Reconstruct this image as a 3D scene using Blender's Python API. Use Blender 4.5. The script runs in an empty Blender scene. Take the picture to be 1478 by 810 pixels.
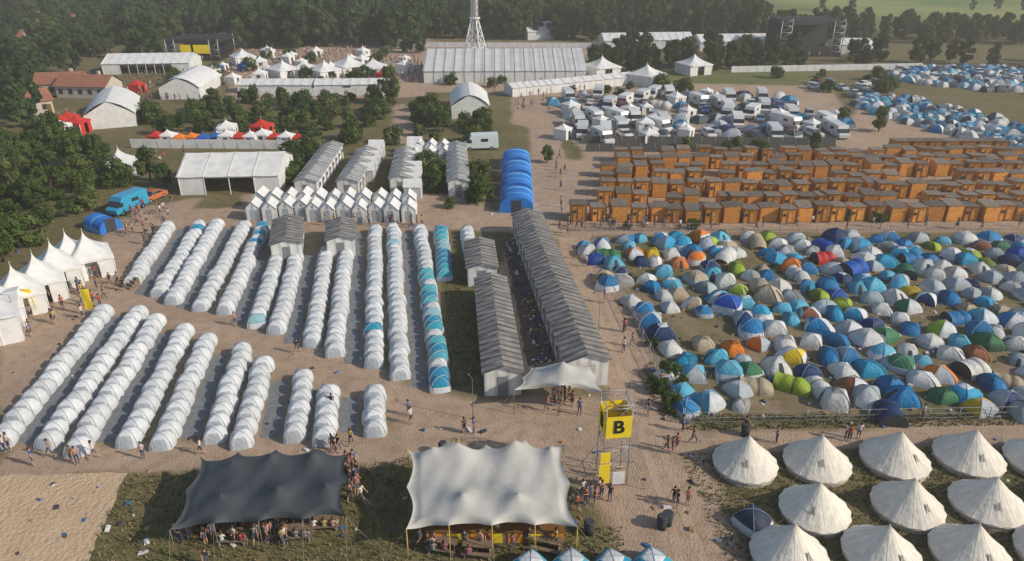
import bpy, math, random
import numpy as np
from mathutils import Vector, Matrix
from mathutils.geometry import tessellate_polygon
R=random.Random(7)
sc=bpy.context.scene
W_,H_=1478.0,810.0
F=1050.0; TH=math.radians(25.7); CH=37.0
ct,st=math.cos(TH),math.sin(TH)
def G(px,py,z=0.0):
    u=(px-739)/F; v=(py-405)/F
    d=(u, ct-v*st, -(st+v*ct)); t=(CH-z)/(-d[2])
    return (d[0]*t, d[1]*t)
def hz(Y,py):
    v=(py-405)/F
    return CH+Y*(-(st+v*ct))/(ct-v*st)
# ------------------------------------------------ materials
MC={}
def newmat(name):
    m=bpy.data.materials.new(name); m.use_nodes=True
    nt=m.node_tree; nt.nodes.clear()
    return m,nt
def N(nt,t,**k):
    n=nt.nodes.new(t)
    for a,b in k.items(): setattr(n,a,b)
    return n
def mat(name,c,c2=None,scale=4,rough=.8,bump=0,obj=False,trans=0,metal=0,stripe=None,rnd=0,bscale=None,spec=.3,omul=1.0):
    if name in MC: return MC[name]
    m,nt=newmat(name); L=nt.links.new
    out=N(nt,'ShaderNodeOutputMaterial'); b=N(nt,'ShaderNodeBsdfPrincipled')
    b.inputs['Roughness'].default_value=rough; b.inputs['Metallic'].default_value=metal
    b.inputs['Specular IOR Level'].default_value=spec
    tc=N(nt,'ShaderNodeTexCoord')
    no=N(nt,'ShaderNodeTexNoise'); no.inputs['Scale'].default_value=scale; no.inputs['Detail'].default_value=5
    L(tc.outputs['Object'],no.inputs['Vector'])
    mr=N(nt,'ShaderNodeMapRange'); mr.inputs['From Min'].default_value=.3; mr.inputs['From Max'].default_value=.7
    L(no.outputs['Fac'],mr.inputs['Value'])
    mx=N(nt,'ShaderNodeMix',data_type='RGBA'); L(mr.outputs[0],mx.inputs['Factor'])
    if c2 is None: c2=tuple(x*.8 for x in c)
    oi=N(nt,'ShaderNodeObjectInfo')
    if obj:
        for slot,k in (('A',(omul,)*3),('B',(.8*omul,.78*omul,.75*omul))):
            mu=N(nt,'ShaderNodeMix',data_type='RGBA',blend_type='MULTIPLY'); mu.inputs['Factor'].default_value=1
            mu.inputs['B'].default_value=(*k,1); L(oi.outputs['Color'],mu.inputs['A']); L(mu.outputs['Result'],mx.inputs[slot])
    else:
        mx.inputs['A'].default_value=(*c,1); mx.inputs['B'].default_value=(*c2,1)
    col=mx.outputs['Result']
    if stripe:
        ax,sc_,dark=stripe
        w=N(nt,'ShaderNodeTexWave',wave_type='BANDS',bands_direction=ax); w.inputs['Scale'].default_value=sc_; w.inputs['Distortion'].default_value=.4
        L(tc.outputs['Object'],w.inputs['Vector'])
        m2=N(nt,'ShaderNodeMix',data_type='RGBA',blend_type='MULTIPLY')
        r2=N(nt,'ShaderNodeMapRange'); r2.inputs['From Min'].default_value=.4; r2.inputs['From Max'].default_value=.08; L(w.outputs['Fac'],r2.inputs['Value']); L(r2.outputs[0],m2.inputs['Factor'])
        m2.inputs['B'].default_value=(dark,dark,dark,1); L(col,m2.inputs['A']); col=m2.outputs['Result']
    if rnd:
        hs=N(nt,'ShaderNodeHueSaturation'); r3=N(nt,'ShaderNodeMapRange'); r3.inputs['To Min'].default_value=1-rnd; r3.inputs['To Max'].default_value=1+rnd*.6
        L(oi.outputs['Random'],r3.inputs['Value']); L(r3.outputs[0],hs.inputs['Value']); L(col,hs.inputs['Color']); col=hs.outputs['Color']
    L(col,b.inputs['Base Color'])
    if bump:
        nb=N(nt,'ShaderNodeTexNoise'); nb.inputs['Scale'].default_value=bscale or scale*2; nb.inputs['Detail'].default_value=4
        L(tc.outputs['Object'],nb.inputs['Vector'])
        bp=N(nt,'ShaderNodeBump'); bp.inputs['Strength'].default_value=min(1,bump); bp.inputs['Distance'].default_value=.15
        L(nb.outputs['Fac'],bp.inputs['Height']); L(bp.outputs[0],b.inputs['Normal'])
    sh=b.outputs[0]
    if trans:
        t=N(nt,'ShaderNodeBsdfTranslucent'); L(col,t.inputs['Color'])
        ms=N(nt,'ShaderNodeMixShader'); ms.inputs[0].default_value=trans; L(sh,ms.inputs[1]); L(t.outputs[0],ms.inputs[2]); sh=ms.outputs[0]
    L(sh,out.inputs[0]); MC[name]=m; return m
FAB=mat('tent_fabric',(1,1,1),obj=True,trans=.22,bump=.6,scale=2,rough=.6)
FAB2=mat('tent_fabric_dark',(1,1,1),obj=True,trans=.15,bump=.6,scale=2,rough=.6,omul=.45)
WHF=mat('white_fabric',(.68,.7,.71),(.5,.54,.57),trans=.15,bump=.6,scale=1.5,rnd=.12)
GRF=mat('grey_fabric',(.42,.46,.5),(.3,.34,.38),trans=.1,bump=.4,scale=2)
DRK=mat('dark_mesh',(.03,.035,.04),(.05,.05,.06))
PVC=mat('white_pvc',(.74,.74,.72),(.58,.58,.56),scale=.8,bump=.25,bscale=1.2,trans=.08,rough=.5)
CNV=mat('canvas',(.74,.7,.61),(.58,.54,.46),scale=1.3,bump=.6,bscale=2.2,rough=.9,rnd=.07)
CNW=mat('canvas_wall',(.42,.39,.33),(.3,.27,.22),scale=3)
SEAM=mat('canvas_seam',(.6,.56,.48))
ROPE=mat('rope',(.35,.32,.26))
BLKF=mat('black_stretch_fabric',(.035,.043,.052),(.05,.06,.07),scale=.6,bump=.5,bscale=.8,rough=.7)
STRF=mat('offwhite_stretch_fabric',(.52,.51,.47),(.38,.38,.36),scale=.45,bump=.6,bscale=.7,trans=.12)
ROOF=mat('grey_slatted_roof',(.27,.255,.235),(.15,.14,.13),scale=1.1,stripe=('Y',.34,.4),rough=.7,rnd=.06)
ROOF2=mat('light_grey_roof',(.4,.41,.4),(.27,.28,.28),scale=1,stripe=('Y',.34,.6),rough=.6)
WALL=mat('white_panel_wall',(.7,.7,.68),(.54,.54,.52),scale=1.2,stripe=('X',.3,.75))
DOOR=mat('door_grey',(.2,.21,.22))
WOOD=mat('orange_wood',(.72,.33,.07),(.5,.2,.04),scale=3,stripe=('X',2.2,.7),rnd=.3)
WDK=mat('dark_wood',(.17,.08,.025))
RFD=mat('cabin_roof_felt',(.22,.18,.14),(.11,.095,.08),scale=2,rnd=.35)
TIM=mat('weathered_timber',(.22,.16,.11),(.14,.1,.07),scale=5)
YEL=mat('yellow_vinyl',(.8,.6,.02),(.72,.52,.015),scale=1)
BLKP=mat('black_paint',(.015,.015,.015))
STEEL=mat('galvanised_steel',(.35,.36,.37),rough=.5,metal=.4)
WST=mat('white_steel',(.75,.75,.75),rough=.5)
CARP=mat('car_paint',(1,1,1),obj=True,rough=.3,spec=.6)
GLS=mat('car_glass',(.02,.025,.03),rough=.1,spec=.8)
TYR=mat('tyre',(.02,.02,.02))
SKIN=mat('skin',(.5,.27,.18),(.42,.22,.14)); HAIR=mat('hair',(.05,.03,.018))
SHIRT=mat('shirt',(1,1,1),obj=True)
PANT=mat('trousers',(.05,.07,.14),(.1,.1,.12),rnd=.6); SHOE=mat('shoe',(.3,.3,.3))
BARK=mat('bark',(.09,.065,.045),(.05,.035,.025),scale=6)
TILE=mat('terracotta_tile',(.36,.15,.09),(.24,.11,.07),scale=1,stripe=('Y',.6,.7),rnd=.3)
PLAS=mat('plaster',(.5,.45,.38),(.4,.36,.3),scale=.6,rnd=.15)
WIN=mat('window_glass',(.03,.04,.05),rough=.1)
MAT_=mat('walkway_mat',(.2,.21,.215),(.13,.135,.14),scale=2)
BMAT=mat('trodden_boardwalk',(.13,.1,.08),(.08,.065,.055),scale=1.5,stripe=('Y',.5,.7))
SAND=mat('sand',(.5,.37,.24),(.42,.3,.19),scale=.5,bump=1,bscale=3)
DIRT=mat('dirt',(.42,.31,.22),(.33,.24,.17),scale=.35,bump=.6,bscale=4)
BLUE=mat('blue_pvc',(.025,.19,.6),(.02,.14,.45),scale=.8,bump=.4,trans=.1)
LBLUE=mat('light_blue_pvc',(.12,.4,.7),scale=1)
def leafmat(name,c1,c2,c3):
    m,nt=newmat(name);L=nt.links.new
    out=N(nt,'ShaderNodeOutputMaterial'); d=N(nt,'ShaderNodeBsdfDiffuse'); t=N(nt,'ShaderNodeBsdfTranslucent')
    at=N(nt,'ShaderNodeAttribute'); at.attribute_name='lv'; oi=N(nt,'ShaderNodeObjectInfo')
    ad=N(nt,'ShaderNodeMath',operation='MULTIPLY_ADD'); L(oi.outputs['Random'],ad.inputs[0]); ad.inputs[1].default_value=.5; L(at.outputs['Fac'],ad.inputs[2])
    cr=N(nt,'ShaderNodeValToRGB'); e=cr.color_ramp.elements; e[0].color=(*c1,1); e[0].position=.1; e[1].color=(*c3,1); e[1].position=1.0
    k=e.new(.55); k.color=(*c2,1); L(ad.outputs[0],cr.inputs[0])
    L(cr.outputs[0],d.inputs[0]); L(cr.outputs[0],t.inputs[0])
    ms=N(nt,'ShaderNodeMixShader'); ms.inputs[0].default_value=.3; L(d.outputs[0],ms.inputs[1]); L(t.outputs[0],ms.inputs[2]); L(ms.outputs[0],out.inputs[0])
    return m
LEAF=leafmat('foliage',(.035,.07,.018),(.075,.115,.03),(.16,.19,.06))
LEAFD=leafmat('foliage_forest',(.028,.058,.024),(.055,.092,.033),(.11,.15,.05))
# ------------------------------------------------ mesh builder
class MB:
    def __init__(s): s.v=[];s.f=[];s.m=[];s.s=[]
    def poly(s,pts,m=0,sm=False):
        i=len(s.v); s.v+= [tuple(p) for p in pts]; s.f.append(tuple(range(i,i+len(pts)))); s.m.append(m); s.s.append(sm)
    def box(s,cx,cy,z0,sx,sy,sz,m=0,taper=1.0,rot=0):
        i=len(s.v); c,q=math.cos(rot),math.sin(rot)
        for z,k in ((z0,1),(z0+sz,taper)):
            for a,b in ((-1,-1),(1,-1),(1,1),(-1,1)):
                x,y=a*sx/2*k,b*sy/2*k; s.v.append((cx+x*c-y*q,cy+x*q+y*c,z))
        for f in ((3,2,1,0),(4,5,6,7),(0,1,5,4),(1,2,6,5),(2,3,7,6),(3,0,4,7)):
            s.f.append(tuple(i+k for k in f)); s.m.append(m); s.s.append(False)
    def cyl(s,p0,p1,r0,r1,m=0,n=8,cap=True):
        p0=Vector(p0);p1=Vector(p1);d=(p1-p0)
        if d.length<1e-6:return
        d.normalize(); a=d.orthogonal().normalized(); b=d.cross(a); i=len(s.v)
        for p,r in ((p0,r0),(p1,r1)):
            for k in range(n):
                t=2*math.pi*k/n; s.v.append(tuple(p+a*math.cos(t)*r+b*math.sin(t)*r))
        for k in range(n):
            s.f.append((i+k,i+(k+1)%n,i+n+(k+1)%n,i+n+k)); s.m.append(m); s.s.append(True)
        if cap:
            s.f.append(tuple(i+n+k for k in range(n))); s.m.append(m); s.s.append(False)
            s.f.append(tuple(i+n-1-k for k in range(n))); s.m.append(m); s.s.append(False)
    def grid(s,fn,nu,nv,mf=0,wrap=False,sm=True):
        i=len(s.v); cu=nu if wrap else nu+1
        for b in range(nv+1):
            for a in range(cu): s.v.append(tuple(fn(a/nu,b/nv)))
        for b in range(nv):
            for a in range(nu):
                a2=(a+1)%cu if wrap else a+1
                s.f.append((i+b*cu+a,i+b*cu+a2,i+(b+1)*cu+a2,i+(b+1)*cu+a)); s.s.append(sm)
                s.m.append(mf(a,b) if callable(mf) else mf)
    def mesh(s,name,mats):
        me=bpy.data.meshes.new(name); me.from_pydata(s.v,[],s.f)
        for m in mats: me.materials.append(m)
        me.polygons.foreach_set('material_index',s.m); me.polygons.foreach_set('use_smooth',s.s); me.update(); return me
def put(name,me,x=0,y=0,z=0,rot=0,scale=1,color=None,parent=None):
    o=bpy.data.objects.new(name,me); o.location=(x,y,z); o.rotation_euler=(0,0,rot)
    o.scale=(scale,)*3 if not isinstance(scale,tuple) else scale
    if color: o.color=(*color,1)
    if parent: o.parent=parent
    sc.collection.objects.link(o); return o
def empty(name):
    o=bpy.data.objects.new(name,None); sc.collection.objects.link(o); return o
def inside(x,y,poly):
    r=False; n=len(poly); j=n-1
    for i in range(n):
        xi,yi=poly[i];xj,yj=poly[j]
        if (yi>y)!=(yj>y) and x<(xj-xi)*(y-yi)/(yj-yi)+xi: r=not r
        j=i
    return r
def W(pp): return [G(*p) for p in pp]
def fill(pp,dx,dy,jit=.3,skip=0,rowshift=0):
    w=W(pp); xs=[p[0] for p in w]; ys=[p[1] for p in w]; out=[]
    y=min(ys); k=0
    while y<max(ys):
        x=min(xs)+(rowshift*k)%dx
        while x<max(xs):
            a=x+R.uniform(-jit,jit)*dx; b=y+R.uniform(-jit,jit)*dy
            if inside(a,b,w) and R.random()>skip: out.append((a,b))
            x+=dx
        y+=dy; k+=1
    return out
# ------------------------------------------------ ground
def axis(a,b,st_,lo,hi):
    c=list(np.arange(a,b,st_)); s=st_; v=c[-1]
    while v<hi: s*=1.25; v+=s; c.append(v)
    s=st_; v=a; pre=[]
    while v>lo: s*=1.25; v-=s; pre.append(v)
    return np.array(pre[::-1]+c)
gx=axis(-115,135,.8,-4000,4000); gy=axis(20,215,.8,-800,6000)
X,Y=np.meshgrid(gx,gy)
def ins_np(poly):
    r=np.zeros(X.shape,bool); n=len(poly); j=n-1
    for i in range(n):
        xi,yi=poly[i];xj,yj=poly[j]
        if yi!=yj:
            c=((yi>Y)!=(yj>Y))&(X<(xj-xi)*(Y-yi)/(yj-yi)+xi); r^=c
        j=i
    return r
def blur(a,n):
    for _ in range(n):
        p=np.pad(a,1,mode='edge'); a=(p[1:-1,1:-1]*2+p[:-2,1:-1]+p[2:,1:-1]+p[1:-1,:-2]+p[1:-1,2:])/6
    return a
ROADS={'cross':[(165,330),(250,305),(400,296),(735,304),(800,312),(1478,314),(1600,314),(1600,334),(1478,334),(832,336),(640,331),(250,326),(165,350)],
'main':[(762,180),(800,180),(838,320),(880,400),(950,540),(990,620),(1040,700),(1075,830),(890,830),(905,650),(880,560),(838,440),(800,340),(775,260)],
'camp':[(0,655),(300,645),(590,632),(900,640),(1000,628),(1478,610),(1600,606),(1600,632),(1478,636),(1000,655),(890,700),(700,650),(560,668),(300,672),(180,682),(0,686)],
'diag':[(165,330),(240,326),(182,405),(230,440),(330,462),(440,500),(520,528),(600,562),(700,580),(870,570),(890,650),(600,640),(560,590),(470,548),(380,512),(290,480),(230,455),(150,440),(60,540),(0,600),(0,500),(60,460)]}
EX=[[(40,500),(160,330),(200,300),(290,285),(250,330),(180,410),(190,440),(60,560),(0,620),(0,500)],
[(740,120),(900,118),(1200,125),(1240,200),(1478,200),(1478,240),(1200,222),(840,225),(820,190),(740,180)],
[(570,150),(600,150),(600,205),(560,210)],[(330,60),(620,55),(620,140),(330,145)],[(820,600),(1000,600),(1010,700),(880,760),(830,700)],
[(350,280),(700,280),(720,330),(350,330)],[(720,230),(840,230),(840,315),(720,315)],[(1240,150),(1420,190),(1478,235),(1200,222)],
[(840,220),(1478,225),(1478,320),(830,322)],[(760,310),(700,420),(760,560),(860,560)],[(500,60),(860,60),(900,140),(500,130)]]
dirt=np.zeros(X.shape)
for p in ROADS.values(): dirt=np.maximum(dirt,ins_np(W(p))*1.0)
for p in EX: dirt=np.maximum(dirt,ins_np(W(p))*.75)
for p in [[(0,450),(150,445),(560,560),(560,640),(0,650)],[(180,330),(640,330),(640,560),(520,530),(180,420)]]:
    dirt=np.maximum(dirt,ins_np(W(p))*.45)
dirt=np.maximum(dirt,ins_np(W([(820,338),(1600,338),(1600,606),(985,606)]))*.27)
dirt=blur(dirt,3)
lush=np.zeros(X.shape)
for p in [[(1100,-40),(3600,-40),(3600,34),(1120,34)]]: lush=np.maximum(lush,ins_np(W(p))*1.0)
for p in [[(820,100),(1180,100),(1180,135),(820,135)]]: lush=np.maximum(lush,ins_np(W(p))*.4)
lush=np.maximum(lush,(Y>520)*.8); lush=blur(lush,1)
me=bpy.data.meshes.new('ground'); nx,ny=len(gx),len(gy)
vv=np.stack([X.ravel(),Y.ravel(),np.zeros(X.size)],1)
idx=np.arange(nx*ny).reshape(ny,nx); q=np.stack([idx[:-1,:-1],idx[:-1,1:],idx[1:,1:],idx[1:,:-1]],-1).reshape(-1,4)
me.from_pydata(vv.tolist(),[],q.tolist())
for nm,a in (('dirt',dirt),('lush',lush)):
    at=me.attributes.new(nm,'FLOAT','POINT'); at.data.foreach_set('value',a.ravel().astype(np.float32))
m,nt=newmat('ground_soil_grass');L=nt.links.new
out=N(nt,'ShaderNodeOutputMaterial');b=N(nt,'ShaderNodeBsdfPrincipled');b.inputs['Roughness'].default_value=.95;b.inputs['Specular IOR Level'].default_value=.1
tc=N(nt,'ShaderNodeTexCoord')
def noise(s,d=6):
    n=N(nt,'ShaderNodeTexNoise');n.inputs['Scale'].default_value=s;n.inputs['Detail'].default_value=d;n.inputs['Roughness'].default_value=.65;L(tc.outputs['Object'],n.inputs['Vector']);return n
def ramp(o,a,c):
    r=N(nt,'ShaderNodeMapRange');r.inputs['From Min'].default_value=a;r.inputs['From Max'].default_value=c;L(o,r.inputs['Value']);return r.outputs[0]
def mixc(f,a,c):
    x=N(nt,'ShaderNodeMix',data_type='RGBA')
    if isinstance(f,float): x.inputs['Factor'].default_value=f
    else: L(f,x.inputs['Factor'])
    for k,q_ in (('A',a),('B',c)):
        if isinstance(q_,tuple): x.inputs[k].default_value=(*q_,1)
        else: L(q_,x.inputs[k])
    return x.outputs['Result']
n1=noise(.12);n2=noise(.9);n3=noise(6,3)
grass=mixc(ramp(n1.outputs['Fac'],.35,.65),(.125,.115,.045),(.21,.165,.09))
grass=mixc(ramp(n2.outputs['Fac'],.4,.7),grass,(.085,.085,.034))
grass=mixc(ramp(n3.outputs['Fac'],.5,.8),grass,(.21,.17,.095))
al=N(nt,'ShaderNodeAttribute');al.attribute_name='lush'
nf=noise(.012,2)
grass=mixc(al.outputs['Fac'],grass,mixc(ramp(nf.outputs['Fac'],.42,.58),(.1,.16,.04),(.22,.24,.08)))
dr=mixc(ramp(n1.outputs['Fac'],.35,.65),(.43,.315,.23),(.33,.24,.17)); dr=mixc(ramp(n2.outputs['Fac'],.45,.75),dr,(.24,.175,.12)); dr=mixc(ramp(n3.outputs['Fac'],.5,.8),dr,(.47,.36,.27))
ad=N(nt,'ShaderNodeAttribute');ad.attribute_name='dirt'
m1=N(nt,'ShaderNodeMath',operation='MULTIPLY_ADD');L(n2.outputs['Fac'],m1.inputs[0]);m1.inputs[1].default_value=.9;m1.inputs[2].default_value=-.45
m2=N(nt,'ShaderNodeMath',operation='ADD');L(ad.outputs['Fac'],m2.inputs[0]);L(m1.outputs[0],m2.inputs[1])
m3=N(nt,'ShaderNodeMath',operation='MULTIPLY_ADD');L(n1.outputs['Fac'],m3.inputs[0]);m3.inputs[1].default_value=1.0;m3.inputs[2].default_value=-.5
m4=N(nt,'ShaderNodeMath',operation='ADD');L(m2.outputs[0],m4.inputs[0]);L(m3.outputs[0],m4.inputs[1])
L(mixc(ramp(m4.outputs[0],.2,.6),grass,dr),b.inputs['Base Color'])
bp=N(nt,'ShaderNodeBump');bp.inputs['Distance'].default_value=.15;bp.inputs['Strength'].default_value=.8;L(n3.outputs['Fac'],bp.inputs['Height']);L(bp.outputs[0],b.inputs['Normal'])
L(b.outputs[0],out.inputs[0]); me.materials.append(m); put('ground',me)
def sheet(name,pw,z,mt,jit=.35,step=.7):
    pts=[]
    for i in range(len(pw)):
        a=Vector(pw[i]);c=Vector(pw[(i+1)%len(pw)]);n=max(1,int((c-a).length/step))
        for k in range(n):
            p=a.lerp(c,k/n); pts.append((p.x+R.uniform(-jit,jit),p.y+R.uniform(-jit,jit),z))
    tr=tessellate_polygon([[Vector(p) for p in pts]])
    me=bpy.data.meshes.new(name); me.from_pydata(pts,[],tr); me.materials.append(mt); me.update()
    return put(name,me)
sheet('sand_patch',W([(-160,690),(183,682),(118,830),(-250,830)]),.012,SAND,.12)
sheet('trodden_walkway',W([(726,345),(748,345),(808,520),(762,530)]),.007,BMAT,.2)
for (a,c) in (((905,560),(985,815)),((925,560),(1015,815)),((850,380),(925,560)),((838,384),(905,560))):
    p=G(*a);q_=G(*c); sheet('dirt_road',[(p[0]-.3,p[1]),(p[0]+.3,p[1]),(q_[0]+.35,q_[1]),(q_[0]-.35,q_[1])],.008,DIRT,.1)
mb=MB()
def tufts(pp,n):
    w=W(pp);k=0
    while k<n:
        x=R.uniform(min(p[0] for p in w),max(p[0] for p in w)); y=R.uniform(min(p[1] for p in w),max(p[1] for p in w))
        if not inside(x,y,w): continue
        k+=1; hh=R.uniform(.08,.3); mm=R.choice([0,0,1])
        for j in range(3):
            a=R.uniform(0,6.28); dx,dy=math.cos(a),math.sin(a); mb.poly([(x-dy*.05,y+dx*.05,0),(x+dy*.05,y-dx*.05,0),(x+dx*.12,y+dy*.12,hh)],mm)
for pp,n in (([(120,815),(185,685),(560,668),(590,660),(590,815)],2600),([(830,760),(900,760),(900,815),(590,815),(590,785)],500),([(980,655),(1600,640),(1600,830),(1060,830)],4200),([(985,600),(1600,596),(1600,612),(985,622)],1500),([(940,520),(985,606),(960,610),(920,540)],300),([(640,400),(690,400),(700,560),(650,560)],900)): tufts(pp,n)
put('grass_tufts',mb.mesh('grass_tufts',[mat('tuft_green',(.12,.13,.04),(.08,.09,.03)),mat('tuft_dry',(.25,.2,.1),(.2,.15,.08))]))
# ------------------------------------------------ tents
def dome(w,l,h,vest=0,mode=0,sq=.55,nA=24,nU=7,pk=.8):
    mb=MB()
    def f(u,v):
        a=u*2*math.pi+math.pi/4; c,s_=math.cos(a),math.sin(a)
        rs=1/max(abs(c),abs(s_)); r=1*(1-sq)+rs*sq
        r*=1-.06*abs(math.cos(2*a))*math.sin(v*math.pi)
        k=max(0,math.cos(v*math.pi/2))**pk; z=h*math.sin(v*math.pi/2)
        x=c*r*k*w/2; y=s_*r*k*l/2
        if s_<0: y-=vest*max(0,-s_)**3*(1-v)**1.5
        return (x,y,z)
    def mf(a,b):
        q_=(a*4//nA)%4
        if mode==0: return 1 if b>=5 else 0
        if mode==1: return 0 if q_%2==0 else 1
        if mode==2: return 2 if (q_==2 and 2<=a-nA//2<=3 and b<4) else 0
        if mode==3: return 1 if b<2 else 0
        if mode==5: return 1 if q_==2 else (1 if (q_==0 and b<3) else 0)
        if mode==4: return 3 if (q_==2 and 1<=a-nA//2<=4 and b<4) else (0 if b<5 else 1)
    mb.grid(f,nA,nU,mf,wrap=True)
    for a0 in (0,nA//4,nA//2,3*nA//4):
        pr=None
        for j in range(0,nU+1):
            p=Vector(f(a0/nA,j/nU))*1.01
            if pr is not None: mb.cyl(pr,p,.022,.022,3,4,False)
            pr=p
    return mb
def tunnel(w,l,h,bands=(6,)):
    mb=MB()
    def f(u,v):
        a=u*math.pi; k=1-.12*math.sin(v*math.pi*3)**2; e=1-.55*max(0,(v-.75)/.25)**1.5
        return (math.cos(a)*w/2*(.6+.4*e),(v-.5)*l,max(0,math.sin(a))**.8*h*k*e)
    mb.grid(f,14,12,lambda a,b:1 if b in bands else 0)
    pts=[f(i/14,0) for i in range(15)]; mb.poly(pts[::-1],2)
    return mb
TM=[FAB,WHF,DRK,GRF]; TM2=[FAB,FAB2,DRK,FAB2]; TM3=[FAB,GRF,DRK,WHF]
DV=[dome(2.2,2.1,1.3,.5,0,.7,pk=.95).mesh('dome_a',TM2),dome(2.5,2.3,1.4,.7,1,.75,pk=1.05).mesh('dome_b',TM),dome(2.1,2.4,1.15,.3,2,.4).mesh('dome_c',TM),
    dome(2.8,2.4,1.6,.9,3,.6,pk=1.0).mesh('dome_d',TM),dome(2.0,2.8,1.05,.2,1,.35).mesh('dome_e',TM2),tunnel(2.2,3.2,1.3).mesh('tunnel',TM2),dome(2.4,2.2,1.35,.4,2,.8,pk=1.2).mesh('dome_f',TM3),
    dome(2.4,2.4,1.45,.8,5,.85,pk=1.15).mesh('dome_g',TM),dome(2.2,2.4,1.3,.9,5,.7,pk=1.0).mesh('dome_h',TM2),dome(2.3,2.2,1.2,.2,3,.5,pk=.85).mesh('dome_i',TM3),
    dome(2.5,2.5,1.6,.5,2,.9,pk=1.4).mesh('dome_j',TM2),dome(2.3,2.5,1.25,.6,0,.8,pk=1.1).mesh('dome_k',TM),dome(2.4,2.2,1.4,.9,1,.9,pk=1.25).mesh('dome_l',TM3)]
TMW=[WHF,WHF,DRK,GRF]
WD=[dome(2.0,1.62,1.25,.12,4,.6).mesh('white_dome',TMW),dome(2.0,1.62,1.2,.18,4,.5).mesh('white_dome2',TMW),dome(1.95,1.6,1.22,.05,4,.7,pk=.9).mesh('white_dome3',TMW)]
TD=dome(2.05,1.62,1.22,.12,3,.6).mesh('teal_dome',[FAB,WHF,DRK,WHF])
TEAL=[(.03,.4,.55),(.02,.3,.5),(.08,.45,.55),(.3,.55,.62)]
def row(a,c,teal=None,sp=1.42):
    p=Vector(G(*a));q_=Vector(G(*c)); n=int((q_-p).length/sp); ang=math.atan2((p-q_).y,(p-q_).x)-math.pi/2
    for i in range(n+1):
        t=i/max(1,n); r=p.lerp(q_,t); tt=teal and teal(t,i)
        jx=R.uniform(-.12,.12); jy=R.uniform(-.1,.1); rr=ang+R.gauss(0,.08)
        if tt: put('blue_dome_tent',TD,r.x+jx,r.y+jy,0,rr,R.uniform(.96,1.04),color=R.choice(TEAL))
        else: put('white_dome_tent',R.choice(WD),r.x+jx,r.y+jy,0,rr,(R.uniform(.94,1.04),R.uniform(.94,1.05),R.uniform(.9,1.06)))
ROWS=[((150,455),(5,640)),((199,457),(72,640)),((225,468),(115,650)),((266,482),(190,638)),((298,497),(237,643)),((350,512),(311,632)),((380,532),(351,640)),
((437,550),(427,632)),((473,572),(467,636)),((540,574),(540,624)),
((242,332),(192,410)),((288,330),(230,425)),((313,327),(252,436)),((352,330),(292,445)),((380,332),(325,450)),((402,375),(371,468)),((428,375),(401,478)),
((472,368),(451,496)),((500,360),(483,510)),((541,336),(540,525)),((568,334),(577,542))]
for i,(a,c) in enumerate(ROWS):
    row(a,c,(lambda t,i_:(t<.35 and i_%2==0)) if i==14 else (lambda t,i_: R.random()<(.0 if i<10 else .015)))
row((607,336),(637,560),lambda t,i:(t>.36 and (i%4!=0)) or R.random()<.1)
row((636,338),(643,402),lambda t,i:True); row((674,338),(680,372))
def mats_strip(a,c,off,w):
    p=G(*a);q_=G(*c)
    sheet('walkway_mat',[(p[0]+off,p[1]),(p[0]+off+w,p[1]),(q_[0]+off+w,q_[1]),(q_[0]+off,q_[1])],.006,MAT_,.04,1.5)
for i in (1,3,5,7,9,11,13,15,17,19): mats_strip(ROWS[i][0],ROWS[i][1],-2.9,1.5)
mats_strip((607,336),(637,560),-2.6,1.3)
PAL=[((.015,.22,.5),19),((.02,.36,.62),16),((.12,.5,.7),11),((.68,.7,.68),25),((.4,.48,.52),8),((.015,.05,.16),7),((.36,.5,.05),5),((.04,.2,.09),5),((.8,.24,.03),2.5),((.5,.03,.03),1.6),((.5,.42,.3),6),((.75,.55,.03),1.6),((.01,.1,.5),4),((.3,.12,.06),1.5)]
def pal():
    t=R.uniform(0,sum(w for _,w in PAL))
    for c,w in PAL:
        t-=w
        if t<=0: k=R.uniform(.85,1.1); return tuple(min(.85,x*k) for x in c)
    return (.5,.5,.5)
camp=W([(832,342),(1700,342),(1700,602),(995,604)])
litter=[]
p0=Vector(G(838,344)); p1=Vector(G(1003,604)); d_=(p1-p0); L_=d_.length; d_.normalize()
off=-4
for k in range(70):
    off+=2.35 if k%2 else 3.35
    t=R.uniform(0,1.5)
    while t<L_+6:
        q_=p0+d_*t+Vector((off+.45*math.sin(t*.22+k*.7),0)); t+=R.uniform(2.05,2.85)
        x,y=q_.x+R.uniform(-.4,.4),q_.y+R.uniform(-.3,.3)
        if not inside(x,y,camp) or R.random()<.08: continue
        for _ in range(4): litter.append((x+R.uniform(-2,2),y+R.uniform(-2,2)))
        s_=R.uniform(.76,1.0)*(1.2 if R.random()<.08 else 1)
        put('camping_tent',R.choice(DV),x,y,0,R.choice([0,math.pi/2,math.pi,-math.pi/2])+R.uniform(-.6,.6),(s_*R.uniform(.92,1.08),s_*R.uniform(.92,1.08),s_*R.uniform(.85,1.12)),color=pal())
for _ in range(160):
    t=R.random(); a=Vector(G(738,345)).lerp(Vector(G(785,525)),t); litter.append((a.x+R.uniform(-.9,.9),a.y+R.uniform(-.5,.5)))
for _ in range(500):
    x,y=G(R.uniform(0,1478),R.uniform(300,800)); litter.append((x,y)) if _%2 else None
mb=MB()
for x,y in litter:
    k=R.uniform(.08,.26); mb.box(x,y,.01,k*R.uniform(1,3),k*R.uniform(.8,1.6),k*R.uniform(.4,1),R.randrange(4),R.uniform(.5,1),R.uniform(0,3))
put('camp_clutter',mb.mesh('clutter',[mat('bag_blue',(.05,.12,.3)),mat('bag_white',(.6,.6,.6)),mat('bag_dark',(.04,.04,.05)),mat('bag_tan',(.35,.2,.1))]))
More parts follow.
